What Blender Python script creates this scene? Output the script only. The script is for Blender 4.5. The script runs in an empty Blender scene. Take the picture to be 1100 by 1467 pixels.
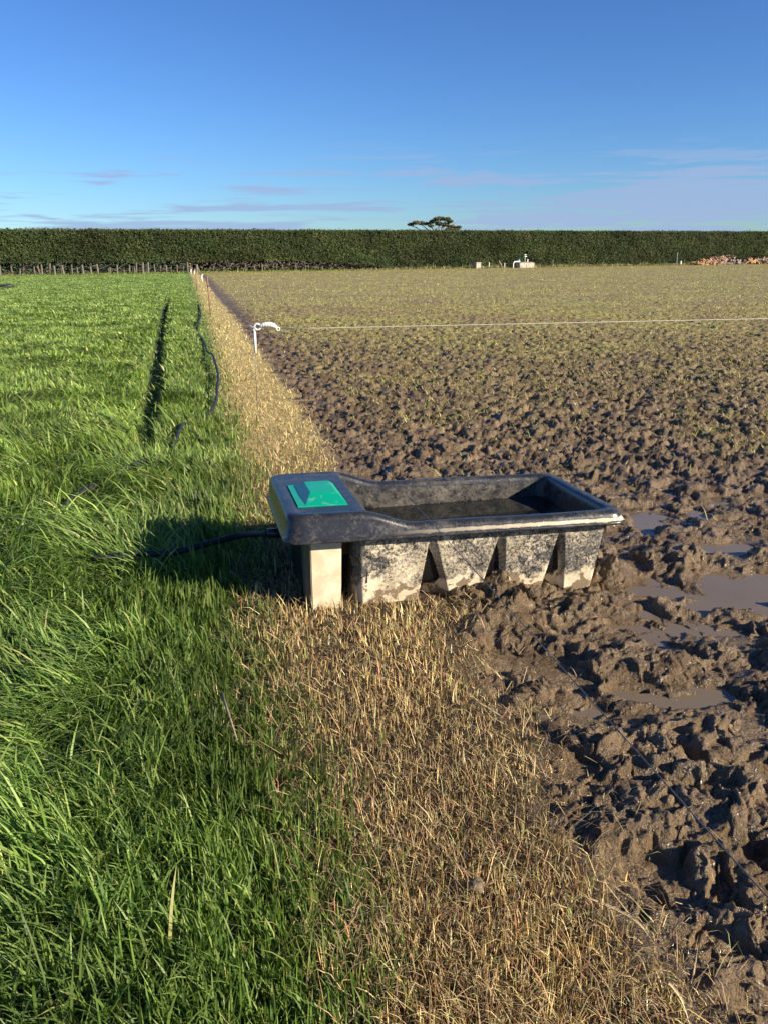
import bpy, bmesh, math, random
import numpy as np
from mathutils import Vector, Matrix
random.seed(7); RNG = np.random.default_rng(11)
C = bpy.context.scene.collection
S = bpy.context.scene
R = math.radians

# ------------------------------------------------------------------ camera
F, CAMH, HZ = 1190.0, 1.55, 370.0
PITCH = math.atan((733.5 - HZ) / F); ROLL = R(0.5)
cam_d = bpy.data.cameras.new("camera"); cam = bpy.data.objects.new("camera", cam_d); C.objects.link(cam)
cam_d.sensor_fit = 'VERTICAL'; cam_d.sensor_height = 36.0; cam_d.lens = 36.0 * F / 1467.0
cam_d.clip_start = 0.05; cam_d.clip_end = 6000
fw = Vector((0, math.cos(PITCH), -math.sin(PITCH))); up0 = Vector((0, math.sin(PITCH), math.cos(PITCH))); rt0 = Vector((1, 0, 0))
rt = rt0 * math.cos(ROLL) - up0 * math.sin(ROLL); up = up0 * math.cos(ROLL) + rt0 * math.sin(ROLL)
M = Matrix((rt, up, -fw)).transposed().to_4x4(); M.translation = (0, 0, CAMH); cam.matrix_world = M
S.camera = cam

def at(px, py, z=0.0):                     # world point at height z seen at a photo pixel (used to measure the place)
    d = fw + rt * ((px - 550) / F) - up * ((py - 733.5) / F)
    return Vector((0, 0, CAMH)) + d * ((z - CAMH) / d.z)

# ------------------------------------------------------------------ light
SUN_EL, SUN_AZ = R(22.0), R(-24.0)         # azimuth measured from +X towards +Y: right of the view, slightly behind
sdir = Vector((math.cos(SUN_AZ) * math.cos(SUN_EL), math.sin(SUN_AZ) * math.cos(SUN_EL), math.sin(SUN_EL)))
sun_d = bpy.data.lights.new("sun", 'SUN'); sun = bpy.data.objects.new("sun", sun_d); C.objects.link(sun)
sun_d.energy = 5.0; sun_d.angle = R(0.5); sun_d.color = (1.0, 0.87, 0.68)
sun.rotation_euler = (-sdir).to_track_quat('-Z', 'Y').to_euler(); sun.location = (20, -5, 10)
W = bpy.data.worlds.new("World"); S.world = W; W.use_nodes = True
wn = W.node_tree; wn.nodes.clear()
def N(nt, t, **k):
    n = nt.nodes.new(t)
    for a, b in k.items():
        if a == 'inp':
            for i, v in b.items(): n.inputs[i].default_value = v
        else: setattr(n, a, b)
    return n
L = lambda nt, a, b: nt.links.new(a, b)
def mathn(nt, op, a, b=None, c=None, clamp=False):
    n = N(nt, 'ShaderNodeMath', operation=op, use_clamp=clamp)
    for i, v in enumerate((a, b, c)):
        if v is None: continue
        if isinstance(v, (int, float)): n.inputs[i].default_value = v
        else: L(nt, v, n.inputs[i])
    return n.outputs[0]
def ramp(nt, fac, stops, interp='LINEAR'):
    n = N(nt, 'ShaderNodeValToRGB'); n.color_ramp.interpolation = interp
    e = n.color_ramp.elements
    while len(e) < len(stops): e.new(0.5)
    for q, (p, c) in zip(e, stops):
        q.position = p; q.color = (*c, 1) if isinstance(c, tuple) else (c, c, c, 1)
    L(nt, fac, n.inputs[0]); return n.outputs[0]
def mixc(nt, f, a, b, mode='MIX'):
    n = N(nt, 'ShaderNodeMix', data_type='RGBA', blend_type=mode)
    for i, v in ((0, f), (6, a), (7, b)):
        if isinstance(v, (int, float)): n.inputs[i].default_value = v
        elif isinstance(v, tuple): n.inputs[i].default_value = (*v, 1)
        else: L(nt, v, n.inputs[i])
    return n.outputs[2]
def noise(nt, vec, scale, detail=4, rough=0.55, dist=0.0, out=0):
    n = N(nt, 'ShaderNodeTexNoise'); n.inputs['Scale'].default_value = scale; n.inputs['Detail'].default_value = detail
    n.inputs['Roughness'].default_value = rough; n.inputs['Distortion'].default_value = dist
    if vec is not None: L(nt, vec, n.inputs['Vector'])
    return n.outputs[out]
sky = N(wn, 'ShaderNodeTexSky', sky_type='NISHITA', sun_disc=False, sun_elevation=SUN_EL)
sky.sun_rotation = math.pi / 2 - SUN_AZ
sky.altitude = 0; sky.air_density = 1.0; sky.dust_density = 0.15; sky.ozone_density = 3.0
tc = N(wn, 'ShaderNodeTexCoord'); sp = N(wn, 'ShaderNodeSeparateXYZ'); L(wn, tc.outputs['Generated'], sp.inputs[0])
zc = mathn(wn, 'MAXIMUM', sp.outputs[2], 0.0)
cmb = N(wn, 'ShaderNodeCombineXYZ'); L(wn, mathn(wn, 'MULTIPLY', sp.outputs[0], 5.5), cmb.inputs[0]); L(wn, mathn(wn, 'MULTIPLY', sp.outputs[1], 5.5), cmb.inputs[1]); L(wn, mathn(wn, 'MULTIPLY', zc, 85.0), cmb.inputs[2])
n1 = noise(wn, cmb.outputs[0], 1.0, 6, 0.58, 0.25)
lowb = ramp(wn, zc, [(0.0, .30), (0.045, .24), (0.060, .08), (0.10, .0), (0.13, -.0)])
top_ = ramp(wn, zc, [(0.085, 1.0), (0.125, 0.0)])
rgt = mathn(wn, 'MULTIPLY', mathn(wn, 'MULTIPLY_ADD', sp.outputs[0], 1.3, .20, clamp=True), ramp(wn, zc, [(.03, .0), (.05, .5), (.085, .32), (.11, 0.)]))
cov = ramp(wn, mathn(wn, 'ADD', mathn(wn, 'ADD', n1, mathn(wn, 'MULTIPLY', lowb, .33)), mathn(wn, 'MULTIPLY', rgt, .55)), [(0.555, 0.0), (0.64, 1.0)])
cf = mathn(wn, 'MULTIPLY', mathn(wn, 'MULTIPLY', cov, top_), 0.8)
skyc = mixc(wn, 1.0, sky.outputs[0], (0.53, 0.86, 1.32), 'MULTIPLY')
gm = N(wn, 'ShaderNodeGamma'); L(wn, skyc, gm.inputs[0]); gm.inputs[1].default_value = 1.25
skyc = mixc(wn, 1.0, gm.outputs[0], (1.08, .82, .69), 'MULTIPLY')
skyc = mixc(wn, cf, skyc, (3.5, 4.7, 7.3))
bg = N(wn, 'ShaderNodeBackground'); bg.inputs[1].default_value = 0.05; L(wn, skyc, bg.inputs[0])
wo = N(wn, 'ShaderNodeOutputWorld'); L(wn, bg.outputs[0], wo.inputs[0])
S.view_settings.view_transform = 'Standard'; S.view_settings.look = 'None'; S.view_settings.exposure = 1.02; S.view_settings.gamma = 1
S.view_settings.use_curve_mapping = False
S.cycles.max_bounces = 6; S.cycles.diffuse_bounces = 3; S.cycles.glossy_bounces = 3; S.cycles.transmission_bounces = 4
S.cycles.caustics_reflective = False; S.cycles.caustics_refractive = False

# ------------------------------------------------------------------ helpers
def tag(o, label=None, cat=None, group=None, kind=None):
    for k, v in (('label', label), ('category', cat), ('group', group), ('kind', kind)):
        if v: o[k] = v
    return o
def link(o, parent=None):
    C.objects.link(o)
    if parent: o.parent = parent
    return o
def empty(name, loc=(0, 0, 0), rz=0.0):
    o = bpy.data.objects.new(name, None); o.location = loc; o.rotation_euler = (0, 0, rz); o.empty_display_size = 0.1
    return link(o)
def mesh_np(name, V, Fs, mat, parent=None, smooth=True, col=None, extra=None):
    """V (n,3); Fs list of (m,k) int arrays"""
    me = bpy.data.meshes.new(name)
    V = np.asarray(V, np.float32)
    me.vertices.add(len(V)); me.vertices.foreach_set('co', V.ravel())
    idx = np.concatenate([f.ravel() for f in Fs]).astype(np.int32)
    tot = np.concatenate([np.full(len(f), f.shape[1], np.int32) for f in Fs])
    st = np.zeros(len(tot), np.int32); st[1:] = np.cumsum(tot)[:-1]
    me.loops.add(len(idx)); me.loops.foreach_set('vertex_index', idx)
    me.polygons.add(len(tot)); me.polygons.foreach_set('loop_start', st); me.polygons.foreach_set('loop_total', tot)
    me.polygons.foreach_set('use_smooth', np.full(len(tot), smooth))
    if col is not None:
        a = me.attributes.new('col', 'FLOAT_COLOR', 'POINT')
        a.data.foreach_set('color', np.hstack([col, np.ones((len(col), 1))]).astype(np.float32).ravel())
    for k, v in (extra or {}).items():
        a = me.attributes.new(k, 'FLOAT', 'POINT'); a.data.foreach_set('value', np.asarray(v, np.float32))
    me.update(calc_edges=True)
    me.materials.append(mat)
    return link(bpy.data.objects.new(name, me), parent)
def bm_obj(name, bm, mat, parent=None, smooth=False, bev=0.0):
    if bev: bmesh.ops.bevel(bm, geom=bm.edges[:], offset=bev, segments=2, affect='EDGES')
    bmesh.ops.recalc_face_normals(bm, faces=bm.faces[:])
    me = bpy.data.meshes.new(name); bm.to_mesh(me); bm.free()
    for p in me.polygons: p.use_smooth = smooth
    me.materials.append(mat)
    return link(bpy.data.objects.new(name, me), parent)
def tube_bm(pts, rad, n=8, bm=None, cap=True):
    bm = bm or bmesh.new(); pts = [Vector(p) for p in pts]
    rad = rad if isinstance(rad, (list, tuple)) else [rad] * len(pts)
    rings = []; ref = Vector((0.13, 0.31, 0.94)).normalized()
    for i, p in enumerate(pts):
        t = (pts[min(i + 1, len(pts) - 1)] - pts[max(i - 1, 0)]).normalized()
        u = ref.cross(t)
        if u.length < 1e-3: u = Vector((1, 0, 0)).cross(t)
        u.normalize(); v = t.cross(u)
        rings.append([bm.verts.new(p + (u * math.cos(2 * math.pi * k / n) + v * math.sin(2 * math.pi * k / n)) * rad[i]) for k in range(n)])
    for a, b in zip(rings, rings[1:]):
        for k in range(n): bm.faces.new((a[k], a[(k + 1) % n], b[(k + 1) % n], b[k]))
    if cap: bm.faces.new(rings[0][::-1]); bm.faces.new(rings[-1])
    return bm
def box_bm(a, b, bm=None, jitter=0.0):
    bm = bm or bmesh.new()
    v = [bm.verts.new([(a, b)[(i >> k) & 1][k] + random.uniform(-jitter, jitter) for k in range(3)]) for i in range(8)]
    for f in ((0, 2, 3, 1), (4, 5, 7, 6), (0, 1, 5, 4), (2, 6, 7, 3), (0, 4, 6, 2), (1, 3, 7, 5)): bm.faces.new([v[i] for i in f])
    return bm
def spline(pts, n):
    pts = [Vector(p) for p in pts]; out = []
    P = [pts[0] * 2 - pts[1]] + pts + [pts[-1] * 2 - pts[-2]]
    for i in range(1, len(P) - 2):
        for k in range(n):
            t = k / n; a, b, c, d = P[i - 1:i + 3]
            out.append(0.5 * ((2 * b) + (c - a) * t + (2 * a - 5 * b + 4 * c - d) * t * t + (3 * b - a - 3 * c + d) * t ** 3))
    out.append(pts[-1]); return out

# vectorised noise
def _h(ix, iy, s):
    h = (ix.astype(np.int64) * 374761393 + iy.astype(np.int64) * 668265263 + s * 1442695041) & 0xFFFFFFFF
    h = ((h ^ (h >> 13)) * 1274126177) & 0xFFFFFFFF
    h = ((h ^ (h >> 16)) * 2246822519) & 0xFFFFFFFF
    return ((h ^ (h >> 15)) & 0xFFFFFF) / float(0xFFFFFF)
def perlin(x, y, s=0):
    x = np.asarray(x, float); y = np.asarray(y, float)
    ix = np.floor(x); iy = np.floor(y); fx = x - ix; fy = y - iy
    u = fx * fx * fx * (fx * (fx * 6 - 15) + 10); v = fy * fy * fy * (fy * (fy * 6 - 15) + 10)
    def g(dx, dy):
        a = _h(ix + dx, iy + dy, s) * 2 * np.pi
        return np.cos(a) * (fx - dx) + np.sin(a) * (fy - dy)
    return 1.5 * ((g(0, 0) * (1 - u) + g(1, 0) * u) * (1 - v) + (g(0, 1) * (1 - u) + g(1, 1) * u) * v)
def fbm(x, y, o=4, s=0, g=0.5):
    r = 0; a = 1.0; t = 0
    for i in range(o):
        r = r + a * perlin(x * 2 ** i + 17.3 * i, y * 2 ** i - 9.1 * i, s + i); t += a; a *= g
    return r / t
def worley(x, y, s=0):
    ix = np.floor(x); iy = np.floor(y); f1 = np.full(np.shape(x), 9.0); f2 = f1.copy(); cid = np.zeros(np.shape(x))
    for dx in (-1, 0, 1):
        for dy in (-1, 0, 1):
            px = ix + dx + 0.15 + 0.7 * _h(ix + dx, iy + dy, s); py = iy + dy + 0.15 + 0.7 * _h(ix + dx, iy + dy, s + 77)
            d = np.hypot(px - x, py - y); k = _h(ix + dx, iy + dy, s + 991)
            c = d < f1
            f2 = np.where(c, f1, np.minimum(f2, d)); cid = np.where(c, k, cid); f1 = np.where(c, d, f1)
    return f1, f2, cid
sstep = lambda a, b, x: (lambda t: t * t * (3 - 2 * t))(np.clip((x - a) / (b - a), 0, 1))

# ------------------------------------------------------------------ zones of the field, measured in the photo
def line_xy(pp):
    q = sorted([(at(*p).y, at(*p).x) for p in pp]); return np.array([a for a, b in q]), np.array([b for a, b in q])
GB = line_xy([(535, 1467), (485, 1300), (445, 1180), (408, 1080), (380, 1000), (362, 900), (362, 860), (365, 780), (360, 720), (345, 660), (328, 600), (316, 540), (303, 480), (290, 440), (276, 400)])
MB = line_xy([(985, 1467), (860, 1320), (790, 1160), (745, 1060), (672, 960), (640, 890), (560, 760), (500, 700), (468, 655), (440, 600), (412, 560), (385, 525), (360, 490), (335, 455), (310, 425), (292, 400)])
def ext(B, y):
    ys, xs = B
    r = np.interp(y, ys, xs)
    r = np.where(y > ys[-1], xs[-1] + (y - ys[-1]) * (xs[-1] - xs[-3]) / (ys[-1] - ys[-3]), r)
    return np.where(y < ys[0], xs[0] + (y - ys[0]) * 0.15, r)
def zones(x, y):
    n = 0.10 * fbm(x * 1.7, y * 1.7, 4, 5) + 0.05 * perlin(x * 9, y * 9, 8)
    k = 1 + 0.02 * np.maximum(y, 0)
    dg = x - ext(GB, y) + n * k; dm = x - ext(MB, y) + (0.13 * fbm(x * 2.2 + 9, y * 2.2, 4, 15) + 0.06 * perlin(x * 8, y * 8, 3)) * k
    return dg, dm
# puddled places (photo pixel, radius x, radius y in metres, depth)
WET = [((1010, 850), .62, .26, 1.1), ((1090, 835), .5, .3, 1.2), ((925, 845), .35, .16, 1.2), ((860, 905), .26, .09, .8), ((955, 990), .20, .06, .9), ((1075, 965), .22, .12, .8),
       ((1060, 700), .60, .26, 1.1), ((985, 742), .5, .20, 1.1), ((905, 735), .25, .2, .9), ((800, 690), .35, .16, .6), ((1095, 760), .4, .2, .9), ((800, 880), .22, .07, .7),
       ((880, 880), .35, .1, .8), ((700, 930), .1, .05, .3), ((1090, 1100), .2, .08, .6), ((905, 700), .2, .2, .7), ((1040, 775), .4, .14, .8), ((1090, 1200), .12, .07, .5), ((860, 1000), .14, .07, .5)]
WET = [(at(*p), rx, ry, d) for p, rx, ry, d in WET]
ZW = -0.040
def wetmap(x, y):
    xw = x + 0.12 * perlin(x * 4, y * 4, 41); yw = y + 0.10 * perlin(x * 4, y * 4, 43); w = 0
    for c, rx, ry, d in WET:
        w = np.maximum(w, d * np.exp(-(((xw - c.x) / rx) ** 2 + ((yw - c.y) / ry) ** 2)))
    return w
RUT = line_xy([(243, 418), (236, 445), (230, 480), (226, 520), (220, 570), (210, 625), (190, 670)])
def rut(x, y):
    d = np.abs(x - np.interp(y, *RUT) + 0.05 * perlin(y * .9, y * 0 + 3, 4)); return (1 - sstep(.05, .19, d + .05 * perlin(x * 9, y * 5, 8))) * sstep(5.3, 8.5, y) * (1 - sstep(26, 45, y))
def trough_dist(x, y):
    u = (x + .434) * math.cos(.224) + (y - 3.421) * math.sin(.224); v = -(x + .434) * math.sin(.224) + (y - 3.421) * math.cos(.224)
    return np.hypot(np.maximum(np.abs(u - .98) - .62, 0), np.maximum(np.abs(v - .45) - .36, 0))
def mud_h(x, y, rr):
    """trodden mud: hoof pits, slumped rims and crumbly clods"""
    wx = x + 0.16 * fbm(x * 3.1, y * 3.1, 4, 21, .6); wy = y + 0.16 * fbm(x * 3.1 + 50, y * 3.1, 4, 22, .6)
    near = 1 - sstep(4.2, 7.5, rr)
    f1, f2, cid = worley(wx * 3.6, wy * 4.4, 31)
    pit = (1 - sstep(.05, .46, f1)) * (cid > .45) * (.5 + .5 * cid)
    body = fbm(wx * 2.7, wy * 3.5, 5, 71, .60)
    rid = (1 - np.abs(fbm(wx * 5.2 + 7, wy * 5.8, 5, 81, .6)) * 3.0)
    rid = np.clip(rid, -.4, 1) * np.clip(.5 + fbm(x * 2.1, y * 2.1, 2, 83) * 1.6, 0, 1)
    g1, g2, gid = worley(wx * 9 + 3 + .35 * perlin(x * 23, y * 23, 5), wy * 9 + .35 * perlin(x * 23, y * 23, 6), 51)
    lump = np.clip(1 - g1 * 1.5, 0, 1) * (gid > .5) * gid
    fine = .6 * fbm(wx * 21, wy * 21, 5, 61, .68) + .5 * (.35 - np.abs(fbm(wx * 15 + 5, wy * 15, 4, 66, .62)) * 1.6)
    w = wetmap(x, y); dry = 1 - sstep(.1, .7, w)
    b = fbm(x * 1.3, y * 1.3, 2, 74)
    big = .115 * body - .064 * pit + .016 * rid + .012 * lump + .05 * b + .034 * fine * (.35 + .65 * dry)
    ux = wx * 1.9 + 7; uy = wy * 1.9; q1, q2, qid = worley(ux * 4.2, uy * 4.6, 37)
    far = .080 * fbm(ux * 3.0, uy * 3.4, 4, 75, .6) - .070 * (1 - sstep(.05, .44, q1)) * (qid > .45) + .034 * lump + .050 * fine + .03 * body
    h = big * near + far * (1 - near) * (1 - .5 * sstep(12, 40, rr))
    h = h - .006 - .054 * w * near
    # slick, levelled mud round the puddles
    lo = ZW + .006
    sl = sstep(.05, .45, w) * near
    h = np.where(h < lo, lo + (h - lo) * (1 - .55 * sl), h)
    h = np.maximum(h, np.where(rr < 8.5, ZW + .007 + .01 * (fine + .4) - .25 * sstep(.10, .24, w), -9))
    td = trough_dist(x, y); return h + .05 * np.exp(-(td / .14) ** 2) * (.4 + lump + fine)
def height(x, y, rr=None):
    x = np.asarray(x, float); y = np.asarray(y, float)
    if rr is None: rr = np.hypot(x, y)
    dg, dm = zones(x, y)
    mm = sstep(-.02, .16, dm)
    h = .010 * fbm(x * 3, y * 3, 3, 2) + .006 * fbm(x * 14, y * 14, 3, 6)
    h = h * (1 - sstep(30, 60, rr)) - .13 * rut(x, y) + .05 * (1 - sstep(-.35, -.02, dg)) * (.3 + fbm(x * 1.1, y * 1.1, 2, 9))
    out = h.copy(); s = (mm > 0) & (rr < 90)
    if s.any():
        m = mud_h(x[s], y[s], rr[s]); out[s] = h[s] * (1 - mm[s]) + m * mm[s] * (1 - sstep(60, 90, rr[s]))
    out = np.where(rr < 90, out, 0.0) 
    return out

# ------------------------------------------------------------------ materials
def new_mat(name):
    m = bpy.data.materials.new(name); m.use_nodes = True; nt = m.node_tree; nt.nodes.clear()
    o = N(nt, 'ShaderNodeOutputMaterial'); b = N(nt, 'ShaderNodeBsdfPrincipled'); L(nt, b.outputs[0], o.inputs[0])
    return m, nt, b, o
def setc(nt, sock, v):
    if isinstance(v, tuple): sock.default_value = (*v, 1) if len(v) == 3 else v
    elif isinstance(v, (int, float)): sock.default_value = v
    else: L(nt, v, sock)
def simple(name, c1, c2, rough=.6, scale=8.0, bump=.2, bscale=None, spec=.5, metal=0.0, det=5):
    m, nt, b, o = new_mat(name); co = N(nt, 'ShaderNodeTexCoord').outputs['Object']
    n = noise(nt, co, scale, det, .6)
    setc(nt, b.inputs['Base Color'], mixc(nt, ramp(nt, n, [(.35, 0.), (.65, 1.)]), c1, c2))
    setc(nt, b.inputs['Roughness'], rough); b.inputs['Specular IOR Level'].default_value = spec; b.inputs['Metallic'].default_value = metal
    if bump:
        bp = N(nt, 'ShaderNodeBump'); bp.inputs['Strength'].default_value = bump; bp.inputs['Distance'].default_value = .01
        L(nt, noise(nt, co, bscale or scale * 4, 5, .6), bp.inputs['Height']); L(nt, bp.outputs[0], b.inputs['Normal'])
    return m
def leaf_mat(name, trans=.35, rough=.45, spec=.4):
    m, nt, b, o = new_mat(name)
    a = N(nt, 'ShaderNodeAttribute', attribute_name='col')
    L(nt, a.outputs['Color'], b.inputs['Base Color']); b.inputs['Roughness'].default_value = rough; b.inputs['Specular IOR Level'].default_value = spec
    if trans:
        t = N(nt, 'ShaderNodeBsdfTranslucent'); L(nt, mixc(nt, 1.0, a.outputs['Color'], (1.35, 1.35, .6), 'MULTIPLY'), t.inputs[0])
        mx = N(nt, 'ShaderNodeMixShader'); mx.inputs[0].default_value = trans
        L(nt, b.outputs[0], mx.inputs[1]); L(nt, t.outputs[0], mx.inputs[2]); L(nt, mx.outputs[0], o.inputs[0])
    return m
GRASS = leaf_mat("grass_blade", .42, .48, .35); STRAW = leaf_mat("straw", .15, .6, .3); LEAF = leaf_mat("hedge_leaf", .25, .75, .15)

def ground_mat():
    m, nt, b, o = new_mat("field_ground")
    co = N(nt, 'ShaderNodeNewGeometry').outputs['Position']
    ag = N(nt, 'ShaderNodeAttribute', attribute_name='green').outputs['Fac']; am = N(nt, 'ShaderNodeAttribute', attribute_name='mud').outputs['Fac']
    aw = N(nt, 'ShaderNodeAttribute', attribute_name='wet').outputs['Fac']; ar = N(nt, 'ShaderNodeAttribute', attribute_name='crop').outputs['Fac']
    nA = noise(nt, co, 3.0, 8, .65); nB = noise(nt, co, 28.0, 6, .65); nC = noise(nt, co, 120.0, 4, .6); nD = noise(nt, co, .25, 6, .6)
    nE = noise(nt, co, 1.1, 8, .7)
    mud = ramp(nt, nA, [(.34, (.10, .067, .034)), (.5, (.185, .130, .072)), (.68, (.28, .200, .116))])
    mud = mixc(nt, ramp(nt, nB, [(.35, 0.), (.7, .55)]), mud, (.085, .055, .032))
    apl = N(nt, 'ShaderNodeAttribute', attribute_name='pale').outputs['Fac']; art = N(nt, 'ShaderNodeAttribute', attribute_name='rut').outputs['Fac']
    green = ramp(nt, nB, [(.3, (.025, .032, .010)), (.55, (.06, .08, .022)), (.75, (.11, .14, .04))])
    green = mixc(nt, apl, green, mixc(nt, nB, (.06, .11, .022), (.12, .19, .045)))
    green = mixc(nt, ramp(nt, nD, [(.4, 0.), (.6, .4)]), green, (.10, .17, .035))
    straw = ramp(nt, nB, [(.3, (.028, .018, .012)), (.6, (.06, .04, .024)), (.75, (.16, .11, .055))])
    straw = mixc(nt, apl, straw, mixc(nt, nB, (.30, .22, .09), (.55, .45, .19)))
    crop = ramp(nt, nE, [(.3, (.24, .185, .070)), (.5, (.33, .295, .095)), (.7, (.41, .375, .115))])
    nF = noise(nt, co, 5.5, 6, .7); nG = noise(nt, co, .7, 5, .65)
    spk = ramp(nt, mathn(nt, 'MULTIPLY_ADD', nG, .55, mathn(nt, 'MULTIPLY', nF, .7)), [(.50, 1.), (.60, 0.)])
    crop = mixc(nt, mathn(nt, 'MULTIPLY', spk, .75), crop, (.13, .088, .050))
    nH = noise(nt, co, 8.0, 3, .5); crop = mixc(nt, ramp(nt, mathn(nt, 'MULTIPLY_ADD', nG, .25, nH), [(.46, .85), (.51, 0.)]), crop, (.045, .032, .020))  # dark specks for wet mud holes too fine to model, shade painted in
    crop = mixc(nt, ramp(nt, nD, [(.45, 0.), (.60, .7)]), crop, (.25, .17, .085))
    base = mixc(nt, am, straw, mixc(nt, ar, mud, crop)); base = mixc(nt, ag, base, green); base = mixc(nt, art, base, (.035, .048, .018))  # wheel rut: dark soil colour with the shade of its grass edges painted in
    L(nt, base, b.inputs['Base Color'])
    rg = ramp(nt, noise(nt, co, 9.0, 5, .6), [(.40, .05), (.64, .38)])
    dry = mathn(nt, 'SUBTRACT', 1.0, aw)
    rgh = mathn(nt, 'MULTIPLY_ADD', dry, .42, mathn(nt, 'MULTIPLY', rg, .8), clamp=True)
    rgh = mathn(nt, 'MAXIMUM', rgh, mathn(nt, 'SUBTRACT', 1.0, am))
    L(nt, rgh, b.inputs['Roughness']); b.inputs['Specular IOR Level'].default_value = .38
    bp = N(nt, 'ShaderNodeBump'); bp.inputs['Strength'].default_value = 1.0; bp.inputs['Distance'].default_value = .022
    hh = mathn(nt, 'ADD', nB, mathn(nt, 'MULTIPLY', nC, .5)); L(nt, hh, bp.inputs['Height']); L(nt, bp.outputs[0], b.inputs['Normal'])
    return m
MGROUND = ground_mat()

# ------------------------------------------------------------------ ground sheet
def build_ground():
    azf = np.linspace(-40, 40, 760); step = azf[1] - azf[0]; az = list(azf); a = 40.0
    while a < 175: step = min(step * 1.25, 6); a += step; az.append(a); az.insert(0, -a)
    az = np.radians(np.array(az)); rs = [.25]; q = 1.0040
    while rs[-1] < 5000:
        r = rs[-1]; k = .03 if r < .9 else (.0032 if r < 6 else (.0046 if r < 30 else (.012 if r < 120 else .08))); rs.append(r * (1 + k))
    rs = np.array(rs)
    A, Q = np.meshgrid(az, rs); x = np.sin(A) * Q; y = np.cos(A) * Q
    nr, na = x.shape
    x = x.ravel(); y = y.ravel(); rr = Q.ravel()
    z = height(x, y, rr); dg, dm = zones(x, y)
    mm = sstep(0.02, .15, dm) * (rr < 40)
    # crumbly sideways push so clods overhang
    x2 = x + mm * .022 * fbm(x * 16, y * 16, 2, 121) + mm * .016 * (z + .02) * 20 * perlin(x * 9, y * 9, 123) * .5
    y2 = y + mm * .022 * fbm(x * 16 + 40, y * 16, 2, 122)
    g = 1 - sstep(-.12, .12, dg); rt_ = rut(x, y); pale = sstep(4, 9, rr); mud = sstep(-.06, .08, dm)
    w = wetmap(x, y); wet = np.clip(.55 * np.exp(-(trough_dist(x, y) / 2.2) ** 2) + w + .75 * (1 - sstep(3.5, 7, rr)), 0, 1)
    crop = sstep(8, 24, rr + 6 * fbm(x * .5, y * .5, 4, 33)) * sstep(.25, .95, dm + .25 * perlin(x * 1.2, y * 1.2, 3)) * .95
    crop = crop * (dm > 0)
    V = np.stack([x2, y2, z], 1); V = np.vstack([V, [[0, 0, 0]]])
    i = np.arange((nr - 1) * na).reshape(nr - 1, na); j = np.roll(i, -1, axis=1)
    Fq = np.stack([i, i + na, j + na, j], -1).reshape(-1, 4)
    Ft = np.stack([np.arange(na), np.roll(np.arange(na), -1), np.full(na, nr * na)], 1)
    ad = lambda v: np.append(v, 0.)
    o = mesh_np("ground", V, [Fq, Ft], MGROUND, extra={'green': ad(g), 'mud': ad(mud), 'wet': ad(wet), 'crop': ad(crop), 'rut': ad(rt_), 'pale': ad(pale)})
    tag(o, kind='structure')
build_ground()
m, nt, b, o_ = new_mat("puddle_water")
co = N(nt, 'ShaderNodeNewGeometry').outputs['Position']
setc(nt, b.inputs['Base Color'], mixc(nt, noise(nt, co, 3, 4), (.14, .106, .066), (.195, .150, .096)))
b.inputs['Roughness'].default_value = .05; b.inputs['IOR'].default_value = 1.42
bp = N(nt, 'ShaderNodeBump'); bp.inputs['Strength'].default_value = .05; bp.inputs['Distance'].default_value = .01; L(nt, noise(nt, co, 6, 3), bp.inputs['Height']); L(nt, bp.outputs[0], b.inputs['Normal'])
PUD = m
xs = np.linspace(.35, 5.0, 230); ys = np.linspace(1.8, 7.2, 230); X, Y = np.meshgrid(xs, ys); ok = wetmap(X, Y) > .06
i = np.arange(230 * 230).reshape(230, 230); f = np.stack([i[:-1, :-1], i[:-1, 1:], i[1:, 1:], i[1:, :-1]], -1).reshape(-1, 4)
f = f[(ok[:-1, :-1] & ok[1:, 1:]).ravel()]
tag(mesh_np("puddle_water", np.stack([X.ravel(), Y.ravel(), np.full(X.size, ZW)], 1), [f], PUD), kind='structure')

# ------------------------------------------------------------------ blades
def blades(name, x, y, z, h, w, az, lean, col, mat, seg=3, curl=1.7, facing=None, sink=.01):
    n = len(x); t = np.linspace(0, 1, seg + 1)
    dx, dy = np.cos(az), np.sin(az)
    fa = az + np.pi / 2 + RNG.normal(0, .7, n) if facing is None else facing
    wx, wy = np.cos(fa), np.sin(fa)
    V = []; base = np.stack([x, y, z - sink], 1)
    for k, tt in enumerate(t):
        th = lean * tt ** .9                               # bend angle grows along the blade
        hor = h * (tt ** curl) * np.sin(lean) ; ver = h * tt * np.cos(lean * tt ** .8)
        c = base + np.stack([dx * hor, dy * hor, ver], 1)
        if k == seg: V.append(c[:, None, :])
        else:
            ww = w * (1 - .55 * tt ** 1.5) * (.75 if k == 0 else 1) * .5
            s = np.stack([wx * ww, wy * ww, np.zeros(n)], 1); V.append(np.stack([c - s, c + s], 1))
    V = np.concatenate(V, 1); nv = V.shape[1]; V = V.reshape(-1, 3)
    o = (np.arange(n) * nv)[:, None]
    quads = np.concatenate([o + np.array([2 * k, 2 * k + 1, 2 * k + 3, 2 * k + 2]) for k in range(seg - 1)], 0) if seg > 1 else np.zeros((0, 4), int)
    tris = o + np.array([2 * seg - 2, 2 * seg - 1, 2 * seg])
    ct = np.repeat(col, nv, 0)
    return mesh_np(name, V, [quads, tris] if seg > 1 else [tris], mat, col=ct)
def scatter(n, r0, r1, a0, a1, p):
    """n samples with density ~ r^-p"""
    u = RNG.random(n); e = 2 - p
    r = (r0 ** e + u * (r1 ** e - r0 ** e)) ** (1 / e); a = np.radians(RNG.uniform(a0, a1, n))
    return np.sin(a) * r, np.cos(a) * r, r
def jit(n, s): return RNG.normal(0, s, n)
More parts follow.
